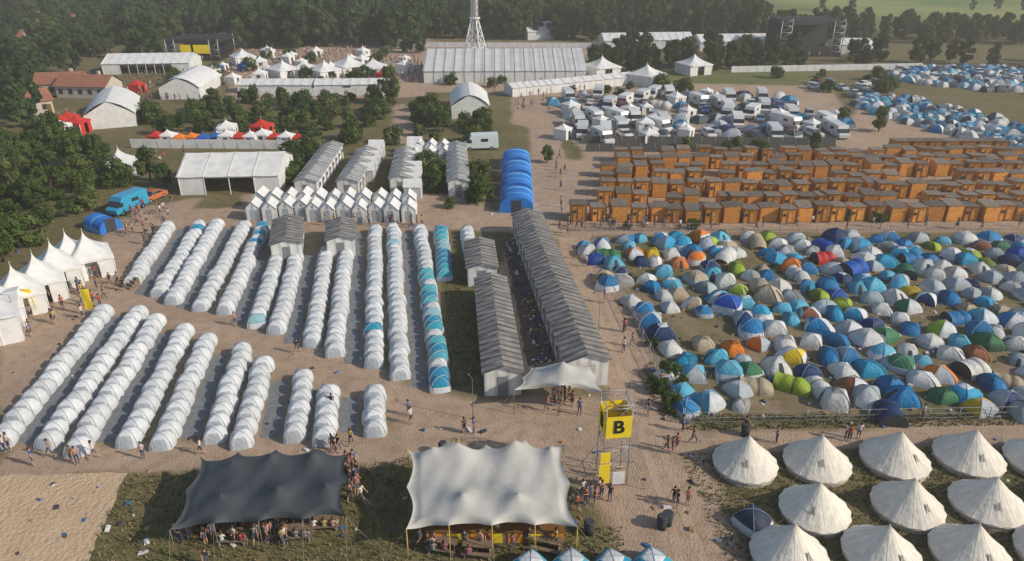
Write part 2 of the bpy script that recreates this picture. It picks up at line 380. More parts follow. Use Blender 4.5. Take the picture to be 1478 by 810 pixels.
BW=[(.02,.22,.45),(.03,.33,.55),(.6,.62,.6),(.6,.62,.6),(.16,.45,.6),(.1,.12,.15)]
for x,y in fill([(1228,140),(1300,140),(1478,182),(1620,215),(1620,260),(1478,228),(1385,200),(1240,160)],2.6,2.6,.3,.06):
    put('camping_tent',R.choice(DV),x,y,0,R.uniform(0,6.28),R.uniform(.9,1.15),color=R.choice(BW))
def bell():
    mb=MB(); n=32
    def prof(u,v):
        a=u*2*math.pi; sc_=1+.02*math.cos(16*a)*(1-v)
        r=(2.5*(1-v)**.97+.04); z=.5+2.35*v-.26*math.sin(v*math.pi)*.5
        return (math.cos(a)*r*sc_,math.sin(a)*r*sc_,z)
    mb.grid(prof,n*2,10,0,True)
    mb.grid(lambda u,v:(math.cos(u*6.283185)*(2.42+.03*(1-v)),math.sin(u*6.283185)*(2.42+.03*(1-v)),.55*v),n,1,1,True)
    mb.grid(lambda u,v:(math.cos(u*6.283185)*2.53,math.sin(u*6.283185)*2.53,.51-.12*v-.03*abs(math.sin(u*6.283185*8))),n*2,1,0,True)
    mb.cyl((0,0,2.75),(0,0,2.98),.06,.02,2)
    for k in range(16):
        a=k/16*6.283185+.1; c,s_=math.cos(a),math.sin(a)
        mb.cyl((c*2.53,s_*2.53,.5),(c*3.2,s_*3.2,0),.01,.01,3,4,False)
        mb.cyl((c*3.2,s_*3.2,0),(c*3.24,s_*3.24,.12),.02,.02,3,4)
        for j in range(5):
            p=Vector(prof(a/6.283185,j/5.0))*1.003;q_=Vector(prof(a/6.283185,(j+1)/5.0))*1.003
            mb.cyl(p,q_,.008,.008,2,4,False)
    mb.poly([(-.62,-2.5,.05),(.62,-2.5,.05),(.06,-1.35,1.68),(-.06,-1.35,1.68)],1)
    mb.poly([(-.02,-2.52,.05),(.02,-2.52,.05),(.01,-1.37,1.69),(-.01,-1.37,1.69)],4)
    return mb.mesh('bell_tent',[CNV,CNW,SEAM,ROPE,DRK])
BM=bell()
for ax,ay in [(1082,629),(1188,628),(1302,623),(1411,620),(1515,625),(1185,694),(1322,689),(1441,686),(1560,686),(1148,757),(1285,757),(1415,755),(1545,755),(1120,845),(1265,845),(1410,845)]:
    x,y=G(ax,ay,2.95); put('bell_tent',BM,x,y,0,R.uniform(-.6,.6),(R.uniform(.94,1.0),R.uniform(.94,1.0),R.uniform(.96,1.03)))
x,y=G(1083,756); put('grey_camping_tent',DV[3],x,y,0,.6,.85,color=(.03,.05,.1))
bb=dome(3,3,1.8,.3,0,.5).mesh('bluebig',[FAB,WHF,DRK,GRF])
for px,py in [(766,830),(824,828),(882,828),(940,826)]:
    x,y=G(px,py); put('blue_dome_tent',bb,x,y,0,R.uniform(-.2,.2)+math.pi/4,.85,color=R.choice(TEAL[:3]))
def pagoda(w,eh,h,walls=True,mt=PVC):
    mb=MB()
    def f(u,v):
        a=u*2*math.pi+math.pi/4; c,s_=math.cos(a),math.sin(a); r=1/max(abs(c),abs(s_)); k=(1-v)
        kk=k**1.7*.97+.03*k+.012; r2=r*(1-(v*.2))
        return (c*r2*w/2*kk,s_*r2*w/2*kk,eh+(h-eh)*v)
    mb.grid(f,32,10,0,True)
    mb.grid(lambda u,v:(f(u,0)[0]*1.003,f(u,0)[1]*1.003,eh-.3*v),32,1,0,True)
    for a in (-1,1):
        for b_ in (-1,1): mb.cyl((a*w*.485,b_*w*.485,0),(a*w*.485,b_*w*.485,eh),.05,.05,1)
    if walls:
        z=eh-.02; q_=w*.48
        for (x0,y0,x1,y1) in ((-q_,q_,q_,q_),(-q_,-q_,-q_,q_),(-q_,-q_,-q_*.3,-q_),(q_*.3,-q_,q_,-q_),(q_,-q_,q_,-q_*.2),(q_,q_*.4,q_,q_)):
            mb.poly([(x0,y0,0),(x1,y1,0),(x1,y1,z),(x0,y0,z)],0)
    mb.cyl((0,0,h-.1),(0,0,h+.4),.03,.02,1,6)
    return mb.mesh('pagoda',[mt,WST])
PG=pagoda(4.8,2.5,5.3)
for px,py in [(14,382),(45,365),(70,348),(92,334),(118,334),(-20,400)]:
    x,y=G(px,py,5.3); put('pagoda_tent',PG,x,y,0,.6)
def gable(name,bl,br,depth,eh,rh,roofm,wallm,bays=5,openb=(),ridge='x',over=.25,door=False,curve=0):
    a=Vector(bl);c=Vector(br);w=(c-a).length;ang=math.atan2((c-a).y,(c-a).x); mb=MB(); D=depth
    if ridge=='x':
        for y0,z0,y1,z1 in ((-over,eh-over*.2,D/2,rh),(D+over,eh-over*.2,D/2,rh)):
            mb.grid(lambda u,v:(-over+u*(w+2*over),y0+(y1-y0)*v,z0+(z1-z0)*v+curve*math.sin(v*math.pi)-.06*abs(math.sin(u*math.pi*bays))),bays*4,4,0)
        for x0 in (0,w): mb.poly([(x0,0,0),(x0,D,0),(x0,D,eh),(x0,D/2,rh-.03),(x0,0,eh)],1)
        mb.poly([(0,D,0),(w,D,0),(w,D,eh),(0,D,eh)],1)
        for i in range(bays):
            x0=w*i/bays;x1=w*(i+1)/bays
            if i in openb: mb.poly([(x0,0,eh-.35),(x1,0,eh-.35),(x1,0,eh-.02),(x0,0,eh-.02)],1)
            else: mb.poly([(x0,0,0),(x1,0,0),(x1,0,eh-.02),(x0,0,eh-.02)],1)
            mb.box(x0,-.02,0,.12,.1,eh-.04,2)
            mb.cyl((x0,-over,eh+.0),(x0,D/2,rh+.05),.05,.05,2,4)
    else:
        for x0,x1 in ((-over,w/2),(w+over,w/2)):
            mb.grid(lambda u,v:(x0+(x1-x0)*v,-over+u*(D+2*over),eh-over*.2+(rh-eh+over*.2)*v+curve*math.sin(v*math.pi)),max(4,int(D/1.5)),4,0)
        for y0 in (0,D): mb.poly([(0,y0,0),(w,y0,0),(w,y0,eh),(w/2,y0,rh-.03),(0,y0,eh)],1)
        for x0 in (0,w): mb.poly([(x0,0,0),(x0,D,0),(x0,D,eh-.02),(x0,0,eh-.02)],1)
        if door:
            n=max(1,int(D/2.4))
            for i in range(n):
                yy=(i+.5)*D/n
                for x0 in (-.03,w+.03): mb.box(x0,yy,0,.06,.8,1.95,2); mb.box(x0,yy+.75,1.2,.06,.5,.5,3)
            mb.box(w*.5,-.03,0,.9,.06,2.0,2)
            for i in range(1,n): mb.box(w/2,i*D/n,rh-.04,.5,.06,.1,2)
            for i in range(n*2):
                yy=(i+.5)*D/n/2+R.uniform(-.2,.2)
                for s_ in (0,1):
                    if R.random()<.75:
                        xa=-over if s_ else w+over; mb.cyl((xa,yy,eh+.0),(w/2,yy+R.uniform(-.1,.1),rh+.04),.05,.05,2,4)
        for i in range(len(openb)): mb.box(w*.5,-.03,0,w*.45,.06,eh*.85,2)
    return put(name,mb.mesh(name,[roofm,wallm,DOOR if door else (WST if roofm==PVC else DOOR),WIN]),a.x,a.y,0,ang)
def long_b(name,fl,fr,nl,nr,eh,rh,roofm=ROOF):
    n0=Vector(G(*nl,eh));n1=Vector(G(*nr,eh));f0=Vector(G(*fl,eh));f1=Vector(G(*fr,eh))
    d=((f0+f1)/2-(n0+n1)/2); D=d.length; d.normalize(); w=((n1-n0).length+(f1-f0).length)/2*.93
    pr=Vector((d.y,-d.x)); c=(n0+n1)/2; a=c-pr*w/2; b_=c+pr*w/2
    gable(name,a,b_,D,eh,rh,roofm,WALL,ridge='y',door=True)
long_b('prefab_cabin_block',(465,208),(495,208),(423,262),(458,262),2.5,3.1,ROOF2)
long_b('prefab_cabin_block',(515,215),(545,215),(485,262),(517,262),2.5,3.1,ROOF2)
long_b('prefab_cabin_block',(572,215),(600,215),(560,258),(596,258),2.5,3.1,ROOF2)
long_b('prefab_cabin_block',(645,208),(672,208),(645,262),(678,262),2.5,3.1,ROOF2)
long_b('prefab_cabin_block',(395,315),(438,315),(390,352),(434,352),2.4,2.9)
long_b('prefab_cabin_block',(472,318),(512,318),(470,346),(511,346),2.4,2.9)
long_b('prefab_cabin_block',(670,348),(713,348),(674,387),(718,385),2.4,2.9)
long_b('shower_block',(683,402),(733,400),(700,538),(752,535),2.5,3.1)
long_b('shower_block',(735,308),(785,308),(820,522),(877,520),2.7,3.4)
mb=MB();w=2.1;d=2.6
mb.box(0,0,0,w,d,2.0,1)
for s_ in (-1,1): mb.poly([(s_*(w/2+.1),-d/2-.1,1.95),(s_*(w/2+.1),d/2+.1,1.95),(0,d/2+.1,3.0),(0,-d/2-.1,3.0)],0)
for s_ in (-1,1): mb.poly([(-w/2,s_*d/2,2),(w/2,s_*d/2,2),(0,s_*d/2,2.95)],1)
mb.box(0,-d/2-.03,0,.75,.05,1.8,2); mb.box(0,-d/2-.02,2.15,.3,.05,.3,2)
CAB=mb.mesh('white_cabin',[PVC,WALL,GRF])
for x0,x1,py in ((366,438,319),(452,520,321),(543,590,321),(375,440,306),(460,525,306),(548,590,306),(600,642,238),(605,640,228)):
    a=G(x0,py);c=G(x1,py); n=max(1,round((c[0]-a[0])/2.35))
    for i in range(n+1): put('white_cabin',CAB,a[0]+(c[0]-a[0])*i/n,a[1]+1.3+R.uniform(-.3,.3),0,R.uniform(-.08,.08),R.uniform(.93,1.03))
for a,c in (((600,220),(597,285)),((545,225),(530,260))):
    p=Vector(G(*a));q_=Vector(G(*c));n=int((q_-p).length/2.9)
    for i in range(n+1): r=p.lerp(q_,i/n); put('white_cabin',CAB,r.x,r.y,0,math.pi/2)
def mq(name,l,r,depth,eh,rh,bays,openb=(),roofm=PVC,wallm=PVC,ridge='x',curve=0): return gable(name,G(*l),G(*r),depth,eh,rh,roofm,wallm,bays,openb,ridge,curve=curve)
mq('white_marquee',(262,282),(405,279),11,3,5.2,4,(1,2))
GRP=mat('grey_pvc',(.55,.56,.56),(.45,.46,.46),scale=.3,stripe=('X',.12,.8))
mq('exhibition_hall',(612,120),(845,119),28,3.2,7,16,(),GRP,PVC)
mq('white_marquee',(125,188),(198,182),18,2.8,5.5,4,(),ridge='y',curve=.5)
mq('white_marquee',(232,144),(290,143),18,2.8,5.2,4,(),ridge='y',curve=.5)
mq('white_marquee',(150,108),(275,106),12,3,5,10,(2,3,4,5,6,7))
mq('white_marquee',(652,172),(706,171),15,2.8,5.2,4,(0,),ridge='y',curve=.5)
mq('white_marquee',(345,135),(450,135),6,2.2,3.2,8); mq('white_marquee',(455,135),(560,134),6,2.2,3.2,8,(3,))
mq('white_marquee',(762,58),(800,57),12,3,6,3); mq('white_marquee',(872,72),(1000,70),10,3,5,12); mq('white_marquee',(1010,74),(1150,72),10,3,5,12)
mq('white_marquee',(1210,78),(1258,78),10,3,4.5,4)
mq('white_marquee',(740,140),(800,134),5,2.2,3,6); mq('white_marquee',(800,134),(915,122),5,2.2,3,8)
x,y=G(178,250); put('pagoda_tent',pagoda(5,2,4.5),x,y,0,.4)
PGs={c:pagoda(3,2.1,3.2,True,mat('canopy_'+c,k)) for c,k in (('red',(.5,.03,.02)),('orange',(.75,.2,.02)),('blue',(.02,.1,.4)),('white',(.7,.7,.68)))}
for i,px in enumerate(range(228,440,17)):
    x,y=G(px,209+R.uniform(-2,1)); put('canopy_tent',PGs[['red','white','orange','orange','blue','blue','white','red','white','white','red','white','red'][i%13]],x,y,0,R.uniform(-.1,.1),R.uniform(.75,1))
for px,py,c in ((92,192,'red'),(103,186,'red'),(115,192,'red'),(88,198,'white'),(380,198,'red'),(330,200,'white')):
    x,y=G(px,py); put('canopy_tent',PGs[c],x,y,0,R.uniform(-.3,.3),1.2)
for x,y in fill([(325,84),(600,80),(612,118),(560,122),(330,124)],10,9,.45,.45):
    put('canopy_tent',PGs[R.choice(['white']*14+['red','blue'])],x,y,0,R.uniform(0,1.5),R.uniform(.7,1.3))
for x,y in fill([(180,112),(330,96),(330,140),(200,150),(180,130)],8,8,.45,.55):
    put('canopy_tent',PGs[R.choice(['white']*6+['red','blue'])],x,y,0,R.uniform(0,1.5),R.uniform(.7,1.2))
PG2=pagoda(7,2.6,5)
for px,py in ((410,112),(440,110),(470,113),(505,108),(540,110),(868,110),(1000,106),(932,122),(1252,78),(352,92)):
    x,y=G(px,py); put('pagoda_tent',PG2,x,y,0,R.uniform(0,1),R.uniform(.9,1.15))
def arch(w,l,h,m2):
    mb=MB(); mb.grid(lambda u,v:(math.cos(u*math.pi)*w/2,(v-.5)*l,max(0,math.sin(u*math.pi))**.55*h*(1-.03*math.sin(v*l*3)**2)),14,int(l*2),lambda a,b:m2 if (b%5==4 or a in(0,13)) else 0)
    for y in (-l/2,l/2): mb.poly([(math.cos(i/14*math.pi)*w/2,y,max(0,math.sin(i/14*math.pi))**.55*h) for i in range(15)],0)
    mb.box(0,-l/2-.03,0,1.4,.05,1.9,2); return mb.mesh('arch_tent',[BLUE,LBLUE,DRK])
a1=arch(5,5.6,2.4,1)
for px,py in ((746,303),(746,281),(746,261),(745,243)):
    x,y=G(px,py); put('blue_marquee',a1,x,y+1.5,0,R.uniform(-.03,.03))
# ------------------------------------------------ wooden cabins
mb=MB(); w,d,h=2.1,2.4,2.1
mb.box(0,0,.08,w,d,h,0)
mb.poly([(-w/2-.1,-d/2-.2,h+.34),(w/2+.1,-d/2-.2,h+.34),(w/2+.1,d/2+.1,h+.14),(-w/2-.1,d/2+.1,h+.14)],1)
mb.poly([(-w/2-.1,-d/2-.2,h+.27),(w/2+.1,-d/2-.2,h+.27),(w/2+.1,-d/2-.2,h+.33),(-w/2-.1,-d/2-.2,h+.33)],2)
mb.poly([(-w/2,-d/2,h+.06),(w/2,-d/2,h+.06),(w/2,-d/2,h+.3),(-w/2,-d/2,h+.3)],0)
for s_ in (-1,1):
    mb.poly([(s_*w/2,-d/2,h+.06),(s_*w/2,d/2,h+.06),(s_*w/2,d/2,h+.12),(s_*w/2,-d/2,h+.3)],0); mb.box(s_*(w/2-.03),-d/2-.03,.05,.1,.08,h+.15,2)
mb.box(.15,-d/2-.03,.1,.8,.05,1.85,2); mb.box(.15,-d/2-.06,.25,.62,.03,1.6,0); mb.box(-.65,-d/2-.02,1.2,.4,.05,.4,3); mb.box(0,0,0,w*.9,d*.9,.08,2)
WC=mb.mesh('wooden_cabin',[WOOD,RFD,WDK,WIN])
for py,segs in ((322,((824,950),(960,1088),(1098,1188),(1198,1330),(1340,1478),(1490,1620))),(303,((864,940),(962,1040),(1052,1180),(1190,1320),(1335,1478),(1490,1620))),(286,((868,980),(995,1110),(1120,1250),(1262,1400),(1412,1550))),
  (271,((866,930),(945,1060),(1080,1180),(1200,1290),(1310,1478),(1490,1560))),(257,((868,960),(975,1090),(1110,1240),(1255,1340),(1352,1550))),(245,((868,920),(935,1050),(1070,1160),(1185,1290),(1305,1478))),(235,((865,990),(1010,1110),(1130,1230),(1260,1478)))):
    for x0,x1 in segs:
        a=G(x0,py);c=G(x1,py);sp=R.uniform(2.5,2.85);n=int((c[0]-a[0])/sp); k=R.uniform(-.7,.7); sl=R.uniform(-.06,.06)
        for i in range(n+1):
            if R.random()<.06: continue
            put('wooden_cabin',WC,a[0]+1.1+i*sp,a[1]+1.4+k+sl*i+R.uniform(-.35,.35),0,R.uniform(-.07,.07)+R.choice([0,0,0,math.pi/2,math.pi]),(R.uniform(.94,1.03),R.uniform(.94,1.05),R.uniform(.88,1.1)))
for px in range(1310,1478,24):
    x,y=G(px,232); put('wooden_cabin',WC,x,y+4,0,0,1.2)
# ------------------------------------------------ vehicles
def car(kind):
    mb=MB()
    if kind==0: prof=[(-2.1,.3),(-2.15,.7),(-1.9,.88),(-1.1,.95),(-.45,1.42),(.9,1.45),(1.7,1.02),(2.1,.95),(2.15,.35)]; W2=.88
    elif kind==1: prof=[(-2.1,.35),(-2.15,.8),(-1.8,1.0),(-1.2,1.05),(-.7,1.62),(1.9,1.65),(2.15,1.1),(2.15,.35)]; W2=.9
    else: prof=[(-2.9,.4),(-2.95,1.0),(-2.4,1.25),(-1.9,2.0),(-1.6,2.6),(2.9,2.65),(3.0,.4)]; W2=1.05
    n=len(prof)
    def wd(z): return W2 if z<1.05 or kind==2 else W2*.8
    Lp=[(x,-wd(z),z) for x,z in prof]; Rp=[(x,wd(z),z) for x,z in prof]
    mb.poly(Lp,0); mb.poly(Rp[::-1],0)
    for i in range(n):
        j=(i+1)%n
        glass=(kind<2 and min(prof[i][1],prof[j][1])>.9 and abs(prof[i][1]-prof[j][1])>.3) or (kind==2 and i==2)
        mb.poly([Lp[i],Rp[i],Rp[j],Lp[j]],1 if glass else 0)
    for s_ in (-1,1):
        if kind<2:
            t=1.4 if kind==0 else 1.56; y0=W2*.99;y1=W2*.83
            mb.poly([(-.95,s_*y0,1.02),(1.45,s_*y0,1.05),(.85,s_*y1,t-.02),(-.45,s_*y1,t-.02)][::s_],1)
        else: mb.box(-1.9,s_*1.06,1.3,.7,.03,.6,1); mb.box(.6,s_*1.06,1.5,1.2,.03,.5,1)
        for x in ((-1.35,1.35) if kind<2 else (-1.9,1.8)):
            mb.cyl((x,s_*(W2-.18),.33),(x,s_*(W2+.03),.33),.33,.33,2,12); mb.cyl((x,s_*(W2+.03),.33),(x,s_*(W2+.04),.33),.18,.18,3,8)
        mb.box(-2.1,s_*.6,.62,.12,.3,.14,3); mb.box(2.12,s_*.6,.7,.1,.25,.14,4)
    return mb.mesh('car',[CARP,GLS,TYR,STEEL,mat('tail_light',(.4,.01,.01))])
CM=[car(0),car(1),car(2)]
CC=[(.7,.7,.7),(.6,.62,.65),(.5,.5,.52),(.3,.31,.33),(.04,.04,.05),(.03,.08,.25),(.2,.03,.03),(.1,.25,.4)]
def vehicle(x,y,rot,k=None,c=None):
    k=R.choice([0,0,1]) if k is None else k
    put('camper_van' if k==2 else 'parked_car',CM[k],x,y,0,rot,1,color=c or R.choice(CC))
for x,y in fill([(795,145),(860,138),(1120,138),(1232,178),(1238,202),(850,207),(810,200)],4.3,4.3,.25,.1):
    r=R.random()
    if r<.3: vehicle(x,y,math.pi/2+R.uniform(-.6,.6),2,R.choice([(.7,.7,.68),(.55,.57,.57)]))
    elif r<.56: vehicle(x,y,math.pi/2+R.uniform(-.5,.5))
    elif r<.86: put('camping_tent',R.choice(DV),x,y,0,R.uniform(0,6),1.35,color=R.choice([(.64,.64,.62),(.6,.62,.62),(.5,.55,.6),(.05,.3,.5),(.06,.09,.1)]))
    else: put('canopy_tent',PGs['white'],x,y,0,R.uniform(0,1),R.uniform(.8,1.1))
for x,y in fill([(1285,104),(1340,98),(1640,98),(1640,150),(1478,138),(1290,118)],3.0,3.4,.3,.06):
    if R.random()<.2: vehicle(x,y,math.pi/2+R.uniform(-.15,.15))
    else: put('camping_tent',R.choice(DV),x,y,0,R.uniform(0,6),R.uniform(.95,1.25),color=R.choice(BW))
for x,y in fill([(1120,125),(1260,118),(1300,136),(1240,140)],4,8,.3,.4): vehicle(x,y,R.uniform(0,3))
vehicle(*G(186,304),1.2,2,(.03,.3,.5)); vehicle(*G(222,288),1.2,0,(.5,.14,.05))
x,y=G(150,330); put('blue_marquee',arch(3.2,4,1.8,1),x,y,0,1.0)
x,y=G(694,215); put('camper_van',CM[2],x,y,0,.1,1.1,color=(.6,.7,.7))
# ------------------------------------------------ stretch tents
def stretch(name,c4,peaks,mt,eh,nx_=48,ny_=32,pole=TIM,edge=4,rad=1.7):
    A=[Vector((*G(px,py,eh),eh)) for px,py in c4]
    P=[Vector((*G(px,py,z),z)) for px,py,z in peaks]; mb=MB()
    ux=(A[1]-A[0]).normalized(); uy=(A[3]-A[0]).normalized()
    def f(u,v):
        p=(A[0]*(1-u)+A[1]*u)*(1-v)+(A[3]*(1-u)+A[2]*u)*v
        p=p+ux*(.45*abs(math.sin(v*math.pi*2))*(1-2*u)**5)+uy*(.6*abs(math.sin(u*math.pi*edge))*(1-2*v)**5)
        acc=0
        for q_ in P:
            dd=math.hypot(p.x-q_.x,p.y-q_.y); acc+=((q_.z-eh)*math.exp(-(dd/rad)))**3
        z=eh+acc**(1/3)
        ed=min(u,1-u,v,1-v); z-=.5*max(0,1-ed/.08)**1.5*abs(math.sin(u*math.pi*edge))
        z+=.04*math.sin(p.x*1.7+p.y*.8)*math.sin(p.y*1.1)+.02*math.sin(p.x*4.1-p.y*1.3)
        return (p.x,p.y,z)
    mb.grid(f,nx_*2,ny_*2,0)
    for q_ in P: mb.cyl((q_.x,q_.y,0),(q_.x,q_.y,q_.z-.03),.05,.04,1)
    for i in range(edge+1):
        u=i/edge
        for v,s_ in ((0,1),(1,-1)):
            e=Vector(f(min(max(u,.002),.998),v)); mb.cyl((e.x,e.y,0),e,.035,.03,1)
            g=e-uy*1.6*s_; mb.cyl(e,(g.x,g.y,0),.01,.01,2,4,False)
    for v in (0,.5,1):
        for u,s_ in ((0,-1),(1,1)):
            e=Vector(f(u,v)); g=e+ux*1.6*s_; mb.cyl(e,(g.x,g.y,0),.01,.01,2,4,False)
    return put(name,mb.mesh(name,[mt,pole,ROPE]))
stretch('black_stretch_tent',[(290,662),(508,655),(500,750),(245,768)],[(335,664,3.5),(392,655,3.6),(452,654,3.5),(318,712,3.5),(400,702,3.6),(470,698,3.5)],BLKF,2.3)
stretch('white_stretch_tent',[(588,654),(814,648),(834,762),(586,766)],[(625,645,3.6),(662,632,4.0),(742,632,4.0),(795,646,3.5),(668,712,3.6),(748,712,3.6)],STRF,2.4,pole=mat('yellow_pole',(.6,.42,.05)))
stretch('white_shade_sail',[(764,534),(858,530),(874,570),(742,565)],[(812,520,4.4)],STRF,2.3,16,12,edge=2)
def barc():
    mb=MB(); mb.box(0,0,0,9,.7,1.1,0); mb.box(0,0,1.1,9.2,.9,.06,1)
    for i in range(7): mb.box(-4.1+i*1.35,-.37,.15,1.0,.04,.8,2 if i%2 else 3)
    mb.box(0,1.6,0,9,.1,2.1,2); return mb.mesh('bar_counter',[TIM,WDK,YEL,mat('orange_banner',(.7,.28,.02))])
x,y=G(716,780); put('bar_counter',barc(),x,y,0,0)
mb=MB()
mb.box(0,0,.7,2.0,.7,.05,0)
for s_ in (-1,1): mb.box(0,s_*.65,.42,2.0,.28,.04,0)
for x0 in (-.8,.8):
    mb.box(x0,0,.0,.06,.5,.7,1)
    for s_ in (-1,1): mb.box(x0,s_*.65,0,.06,.2,.42,1)
PT=mb.mesh('picnic_table',[TIM,STEEL])
for px,py in ((300,762),(340,777),(390,762),(430,772),(470,757),(640,790),(690,796),(790,790),(330,745),(420,745)):
    x,y=G(px,py); put('picnic_table',PT,x,y,0,R.uniform(-.3,.3))
mb=MB(); mb.cyl((0,0,0),(0,0,3.2),.04,.03,1)
mb.grid(lambda u,v:(.05+u*.85,.05*math.sin(u*4+v*3),.7+v*2.4),4,6,0); mb.box(0,0,0,.5,.5,.08,1); BN=mb.mesh('banner',[YEL,STEEL])
for px,py in ((42,455),(92,412),(125,455)): x,y=G(px,py); put('yellow_banner_flag',BN,x,y,0,.1)
# ------------------------------------------------ B tower
bx,by=G(882,690); tw=MB(); sw=.92
hb=hz(by,620); ht=hb+1.85
for a in (-1,1):
    for b_ in (-1,1): tw.cyl((a*sw,b_*sw,0),(a*sw,b_*sw,ht+.7),.04,.04,0,6)
z=0; k=0
while z<ht-.5:
    z2=z+1.8
    for (x0,y0,x1,y1) in ((-sw,-sw,sw,-sw),(sw,-sw,sw,sw),(sw,sw,-sw,sw),(-sw,sw,-sw,-sw)):
        tw.cyl((x0,y0,z2),(x1,y1,z2),.03,.03,0,5)
        tw.cyl((x0,y0,z) if k%2 else (x1,y1,z),(x1,y1,z2) if k%2 else (x0,y0,z2),.025,.025,0,5)
    z=z2;k+=1
for (xa,ya,xb,yb) in ((-sw,-sw-.06,sw,-sw-.06),(sw+.06,-sw,sw+.06,sw),(-sw-.06,-sw,-sw-.06,sw),(-sw,sw+.06,sw,sw+.06)):
    tw.poly([(xa,ya,hb),(xb,yb,hb),(xb,yb,ht),(xa,ya,ht)],1)
for (x0,y0,x1,y1) in ((-sw,-sw,sw,-sw),(sw,-sw,sw,sw),(sw,sw,-sw,sw),(-sw,sw,-sw,-sw)): tw.cyl((x0,y0,ht+.6),(x1,y1,ht+.6),.03,.03,0,5)
tw.box(-.85,-sw-.12,.5,.8,.08,1.7,1); tw.box(-.85,-sw-.12,2.35,.7,.08,.9,1); tw.box(.25,-sw-.1,.3,.9,.06,1.1,2)
for x0 in (-2.2,2.2): tw.cyl((x0,-1.5,0),(x0*.42,-sw,hb*.6),.03,.03,0,5); tw.cyl((x0,1.5,0),(x0*.42,sw,hb*.6),.03,.03,0,5)
o=empty('sign_tower'); o.location=(bx,by,0); o.rotation_euler=(0,0,.12)
put('scaffold_frame',tw.mesh('tower',[STEEL,YEL,PVC]),parent=o)
cu=bpy.data.curves.new('B','FONT'); cu.body='B'; cu.size=1.5; cu.extrude=.02; cu.offset=.03; cu.align_x='CENTER'; cu.align_y='CENTER'; cu.materials.append(BLKP)
for px_,py_,rz in ((0,-sw-.09,0),(sw+.09,0,math.pi/2),(-sw-.09,0,-math.pi/2)):
    t=bpy.data.objects.new('letter_b',cu); sc.collection.objects.link(t); t.parent=o; t.location=(px_,py_,(hb+ht)/2-.02); t.rotation_euler=(math.pi/2,0,rz)
mb=MB(); mb.cyl((0,0,0),(0,0,1.0),.32,.38,0,14); mb.cyl((0,0,1.0),(0,0,1.12),.4,.3,1,14); mb.cyl((0,-.3,.8),(0,-.42,.8),.05,.05,1,6)
TB=mb.mesh('trash_bin',[mat('bin_plastic',(.04,.05,.05)),DRK])
for px,py in ((955,762),(963,757),(1075,628),(640,655),(850,770)): x,y=G(px,py); put('trash_bin',TB,x,y)
LGR=mat('lamp_pole_grey',(.16,.16,.16))
mb=MB(); mb.cyl((0,0,0),(0,0,6.5),.06,.035,0); mb.cyl((0,0,6.4),(.8,0,6.6),.03,.03,0); mb.box(.9,0,6.55,.4,.18,.08,1); mb.cyl((0,0,0),(0,0,.3),.14,.12,0)
LP=mb.mesh('street_lamp',[LGR,LGR])
for px,py in ((863,490),(828,520),(683,605),(1010,606),(845,330),(235,330),(1270,330),(30,480),(590,330),(825,180),(700,120)): x,y=G(px,py); put('street_lamp',LP,x,y,0,R.uniform(0,6),R.uniform(.6,.85))
def fence(a,c,h,mt,name='fence',solid=False,step=2.5):
    p=Vector(G(*a));q_=Vector(G(*c)); n=max(1,int((q_-p).length/step)); mb=MB(); d=(q_-p)/n
    for i in range(n+1):
        r=p+d*i; mb.cyl((r.x,r.y,0),(r.x,r.y,h+.05),.04,.04,1,5)
        if i<n:
            s_=r+d; s0=r
            if solid: mb.poly([(s0.x,s0.y,.05),(s_.x,s_.y,.05),(s_.x,s_.y,h),(s0.x,s0.y,h)],0)
            else:
                for z in (.15,h*.5,h): mb.cyl((s0.x,s0.y,z),(s_.x,s_.y,z),.02,.02,1,4,False)
                for j in range(1,6): e=r+d*(j/6); mb.cyl((e.x,e.y,.1),(e.x,e.y,h),.01,.01,1,3,False)
    put(name,mb.mesh(name,[mt,STEEL]))
MESHF=mat('mesh_fence_fabric',(.1,.105,.1),(.07,.07,.07))
fence((985,612),(1600,600),1.1,STEEL); fence((835,334),(1600,332),1.1,STEEL); fence((855,345),(985,605),1.1,STEEL)
fence((840,208),(1205,211),1.6,MESHF,solid=True); fence((845,219),(1205,221),1.6,MESHF,solid=True)
fence((1055,105),(1330,100),1.8,PVC,'white_hoarding_fence',True); fence((345,140),(560,138),2,PVC,'white_hoarding_fence',True); fence((190,214),(440,216),1.8,PVC,'white_hoarding_fence',True)
fence((560,68),(860,70),1.8,PVC,'white_hoarding_fence',True)
fence((0,500),(40,478),1.1,STEEL)
gable('white_marquee',G(-90,520),G(36,492),8,3.0,3.9,PVC,PVC,4,(),'x')
mb=MB()
for i in range(4): mb.box(0,i*.35,0,2.4,.34,.25*(i+1),0)
x,y=G(180,415); put('wooden_steps',mb.mesh('steps',[TIM]),x,y,0,-.5)
# ------------------------------------------------ tower, stages
x,y=G(686,76); mb=MB(); Hh=75
for k in range(4):
    a=k*math.pi/2+.4; c,s_=math.cos(a),math.sin(a)
    mb.cyl((c*4.2,s_*4.2,0),(c*1.1,s_*1.1,11),.22,.2,0); mb.cyl((c*1.1,s_*1.1,11),(c*1.1,s_*1.1,Hh),.2,.18,0)
    a2=a+math.pi/2; c2,s2=math.cos(a2),math.sin(a2)
    for z in np.arange(0,11,2.75):
        r0=4.2-3.1*z/11;r1=4.2-3.1*(z+2.75)/11
        mb.cyl((c*r0,s_*r0,z),(c2*r1,s2*r1,z+2.75),.1,.1,0,5); mb.cyl((c2*r0,s2*r0,z),(c*r1,s_*r1,z+2.75),.1,.1,0,5); mb.cyl((c*r1,s_*r1,z+2.75),(c2*r1,s2*r1,z+2.75),.1,.1,0,5)
    for z in np.arange(11,Hh,2): mb.cyl((c*1.1,s_*1.1,z),(c2*1.1,s2*1.1,z+2),.09,.09,0,5)
